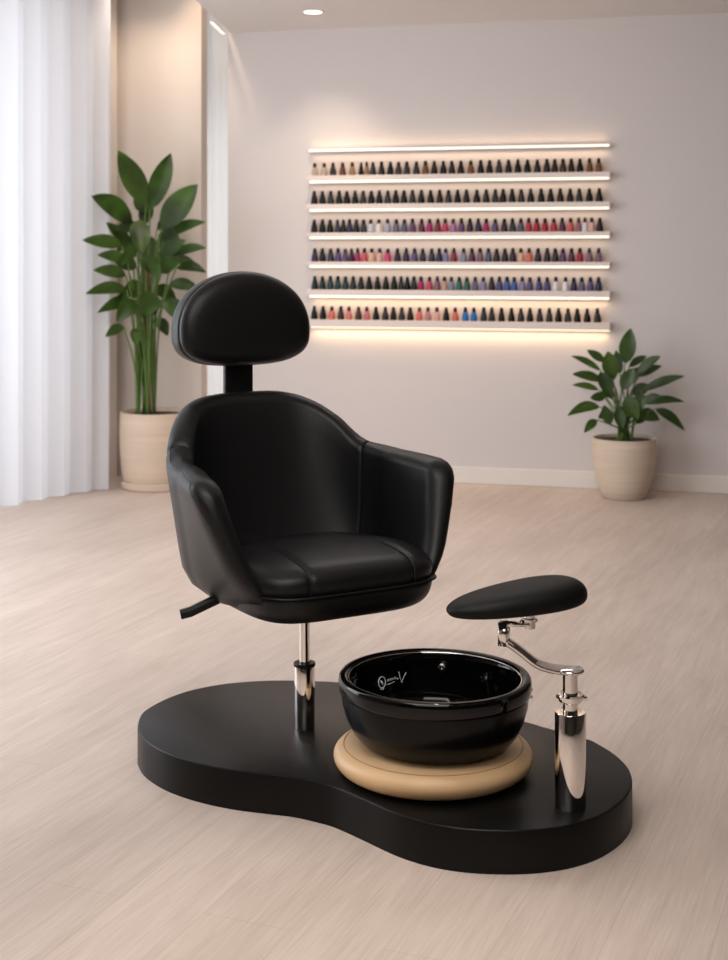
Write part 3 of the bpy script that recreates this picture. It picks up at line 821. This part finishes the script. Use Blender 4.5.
TLV = [ # base px, tip px, width px, dy, sag, roll
 ((146,205),(118,150),22,.02,.03,.1), ((150,210),(171,153),20,-.02,.03,-.2), ((161,228),(198,184),24,-.10,.02,.15), ((133,224),(91,196),19,-.08,.08,-.2),
 ((139,220),(141,255),19,-.20,.04,.1), ((165,237),(206,222),11,-.04,.08,.4), ((122,246),(82,240),13,-.1,.06,.3), ((172,255),(207,248),10,-.08,.08,.4),
 ((127,290),(85,294),12,-.12,.10,.3), ((176,268),(207,273),10,-.05,.12,.3), ((126,276),(93,270),12,.08,.08,.3), ((131,303),(97,313),12,-.05,.1,.3),
 ((124,327),(105,337),10,-.1,.12,.3), ((135,328),(136,346),10,-.15,.05,.1), ((150,212),(134,196),16,.12,.03,.1), ((156,250),(178,232),14,.1,.05,.2),
 ((128,262),(97,255),11,.05,.1,.3), ((160,258),(186,240),13,-.12,.06,.2), ((152,292),(146,316),20,-.16,.03,.1), ((135,300),(116,322),16,-.14,.08,.2), ((168,285),(200,290),12,.02,.1,.3),
 ((158,270),(180,262),16,-.15,.06,.2), ((137,268),(112,258),14,-.14,.06,.2), ((148,262),(152,236),15,.1,.03,.1), ((132,250),(106,222),12,.12,.05,.2), ((165,300),(176,320),12,-.1,.08,.2),
 ((158,318),(168,336),11,.0,.08,.2), ((140,282),(122,300),13,-.05,.08,.2), ((150,240),(130,232),14,.1,.05,.3), ((155,305),(190,310),12,.06,.1,.3), ((145,256),(160,280),15,-.18,.05,.1),
 ((138,245),(120,266),12,-.12,.08,.2), ((165,262),(195,262),10,.1,.09,.3), ((143,225),(150,200),14,.14,.02,.1)]
i_ = 0
rl_ = random.Random(5)
for q in range(16):
    x0 = rl_.uniform(134,166); y0 = rl_.uniform(225,310); dx = (1 if x0 > 150 else -1)*rl_.uniform(8,26)
    TLV.append(((x0,y0),(x0+dx, y0+rl_.uniform(-14,12)), rl_.uniform(10,15), rl_.uniform(-.05,.16), .08, rl_.uniform(.1,.4)))
fo = bmesh.new(); st = bmesh.new()
for B, T, w, dy, sg_, rl in TLV:
    b3 = L3(*B, clampY(B[0], dy)); t3 = L3(*T, clampY(T[0], dy*1.7+random.uniform(-.06,.06))); leaf(fo, pc+b3, pc+t3, w*u_*1.08, sg_, rl)
    rk = i_ % 4; i_ += 1
    root = Vector((L3(146,410).x+(-.040,-.014,.014,.040)[rk]+random.uniform(-.006,.006), (-.03,.03,-.02,.035)[rk]+random.uniform(-.008,.008), H_-.02))
    stalk(st, root, b3, .0062, .0034, .24)
fo.transform(Matrix.Translation(-pc)); link_mesh('foliage', fo, LEAF, tall)
link_mesh('stem', st, STEM, tall)
bm = bmesh.new(); tube(bm, catmull([L3(149,412), L3(148,360), L3(147,300), L3(146,262)], 6), .014, 8); link_mesh('trunk', bm, TRUNK, tall)
# small plant right
Yq = 7.50; qc = Vector(((624-CX)/F*Yq, Yq, 0)); v_ = Yq/F
def R3(px, py, dy=0): return at(px, py, Yq+dy) - qc
rT = 32.2*v_; H2 = CAMZ-(437.5-HOR)*v_
small = potted('potted_plant', 'smaller bushy green plant in round cream pot below the shelves', qc,
   [(.0,.0),(rT*.62,.0),(rT*.68,.008),(rT*.82,H2*.22),(rT*.95,H2*.5),(rT,H2*.78),(rT*.995,H2*.93),(rT*.98,H2),(rT*.93,H2),(rT*.91,H2*.93),(rT*.9,H2*.8)], POT2)
bm = bmesh.new(); lathe(bm, [(.0,H2-.014),(rT*.5,H2-.01),(rT*.92,H2-.016)], 40); link_mesh('soil', bm, SOIL, small)
SLV = [((625,364),(631,328),17,-.02,.02,.1), ((613,379),(608,351),17,-.12,.03,.1), ((605,362),(587,350),9,-.03,.05,.3), ((601,371),(571,356),7,.04,.08,.3), ((602,381),(572,374),10,-.08,.08,.3),
 ((599,390),(572,385),7,.03,.08,.3), ((600,407),(567,416),11,-.10,.14,.3), ((597,420),(584,433),9,-.12,.1,.2), ((629,367),(647,356),8,.04,.06,.3), ((637,373),(661,356),10,-.05,.07,.3),
 ((638,377),(662,366),9,.03,.07,.3), ((642,391),(685,376),10,-.06,.05,.4), ((643,404),(685,402),9,.0,.08,.4), ((655,409),(685,431),10,-.08,.10,.3), ((643,403),(662,396),10,-.1,.07,.3),
 ((604,384),(618,368),12,.0,.05,.2), ((600,372),(612,400),14,-.14,.06,.2), ((622,390),(634,368),14,-.12,.04,.2), ((630,412),(648,396),15,-.14,.06,.2), ((625,398),(638,420),17,-.15,.06,.1),
 ((610,425),(604,405),12,-.12,.05,.2), ((618,408),(622,430),12,-.12,.05,.1), ((633,395),(650,385),13,.02,.06,.3), ((640,415),(660,420),13,-.06,.1,.3), ((615,395),(600,392),10,-.1,.06,.2),
 ((628,385),(642,366),11,.05,.04,.2), ((620,374),(616,350),10,.06,.03,.2), ((622,420),(633,402),14,-.05,.04,.2), ((605,398),(590,398),10,.06,.1,.3), ((636,424),(650,408),12,.0,.06,.2), ((612,412),(598,418),11,.02,.08,.3)]
fo = bmesh.new(); st = bmesh.new()
for B, T, w, dy, sg_, rl in SLV:
    if dy > 0: dy *= .7
    b3 = R3(*B, dy); t3 = R3(*T, dy*1.2); leaf(fo, qc+b3, qc+t3, w*v_*1.0, sg_, rl)
    stalk(st, Vector((random.uniform(-.05,.04), random.uniform(-.03,.03), H2-.015)), b3, .005, .003, .2)
fo.transform(Matrix.Translation(-qc)); link_mesh('foliage', fo, LEAF2, small)
link_mesh('stem', st, STEM, small)

# ------------------------------------------------------------------ lights
def area(name, loc, target, sx, sy, power, col, spread=PI):
    l = bpy.data.lights.new(name, 'AREA'); l.shape = 'RECTANGLE'; l.size = sx; l.size_y = sy; l.energy = power; l.color = col; l.spread = spread
    o = bpy.data.objects.new(name, l); COL.objects.link(o); o.location = loc
    o.rotation_euler = (Vector(target)-Vector(loc)).to_track_quat('-Z','Y').to_euler(); return o
def spot(name, loc, target, power, col, size, blend=.8, rad=.04):
    l = bpy.data.lights.new(name, 'SPOT'); l.energy = power; l.color = col; l.spot_size = math.radians(size); l.spot_blend = blend; l.shadow_soft_size = rad
    o = bpy.data.objects.new(name, l); COL.objects.link(o); o.location = loc
    o.rotation_euler = (Vector(target)-Vector(loc)).to_track_quat('-Z','Y').to_euler(); return o
wc = K1 + KD*2.5 - KN*.95
area('daylight', (wc.x, wc.y, 1.5), (wc.x+KN.x, wc.y+KN.y, 1.5), 5.4, 2.7, 54, (.94,.96,1))
area('slot daylight', (-.87, S0.y+.32, 1.12), (-.87, S0.y-1, 1.12), .7, 2.0, 3.5, (.95,.97,1))
WARM = (1,.86,.72)
area('left side fill', (-2.9, 4.6, 1.45), (1.2, 7.2, .9), 2.6, 2.4, 84, (.93,.96,1))  # added fill lamp inside the room, stands in for more window daylight
area('ceiling fill', (-.1, 5.6, CEILZ-.03), (-.2, 6.8, 0), 2.0, 1.8, 44, (1,.97,.95))  # unseen fill lamp added to brighten the back wall
area('ceiling fill near', (-.4, 2.2, CEILZ-.03), (-.4, 2.6, 0), 1.6, 1.6, 54, (1,.96,.92))  # added soft fill for the foreground floor, out of view
area('ceiling fill rear', (-.6, -.4, CEILZ-.03), (-.4, 1.2, 0), 2.4, 1.6, 52, (1,.97,.94))  # added soft fill above and behind the camera
spot('floor pool', (.05, 2.9, CEILZ-.05), (.0, 2.55, 0), 56, (1,.86,.70), 34, 1, .05)
pw = wall_pt(330, 60, .0)
spot('downlight beam', (pL.x, pL.y, CEILZ-.03), (pw.x-.02, pw.y, 1.4), 24, (1,.80,.60), 74, 1, .05)
spot('alcove beam', (-1.22, 7.62, 2.93), (-1.30, 8.2, 1.8), 26, (1,.82,.64), 90, 1, .05)
spot('slot beam', (-.95, 7.75, 2.93), (-.885, 8.42, 2.35), 9, (1,.74,.50), 60, 1, .03)
# shelf strips wash the wall behind them
cz = C0 + WU*((sL+sR)/2)
def strip_lamp(z, off, power, down=True):
    p = cz + WN*off
    o = area('strip lamp', (p.x, p.y, z), (p.x, p.y, z-1 if down else z+1), sR-sL-.04, .02, power, (1,.66,.36))
    o.rotation_euler = (0 if down else PI, 0, WANG); return o
for i, z in enumerate(base_z):
    strip_lamp(z-thick[i]-.02, .03, (.42,.38,.38,.38,1.1,1.7)[i])
strip_lamp(zt-.02, .03, .7); strip_lamp(zt+.02, .03, .5, False)

# ------------------------------------------------------------------ world, camera, view
w = bpy.data.worlds.new('outside'); SC.world = w; w.use_nodes = True
bg = w.node_tree.nodes['Background']; bg.inputs[0].default_value = (.85,.92,1,1); bg.inputs[1].default_value = 1.0
cam = bpy.data.cameras.new('camera'); co = bpy.data.objects.new('camera', cam); COL.objects.link(co); SC.camera = co
co.location = (0,0,CAMZ); co.rotation_euler = (PI/2,0,0)
cam.sensor_fit = 'AUTO'; cam.sensor_width = 36; cam.lens = F/960*36; cam.shift_y = -(480-HOR)/960
cam.dof.use_dof = True; cam.dof.focus_distance = 3.35; cam.dof.aperture_fstop = 5.0
SC.view_settings.view_transform = 'Standard'; SC.view_settings.look = 'None'; SC.view_settings.exposure = 0
SC.cycles.use_denoising = True
SC.cycles.max_bounces = 8; SC.cycles.diffuse_bounces = 5
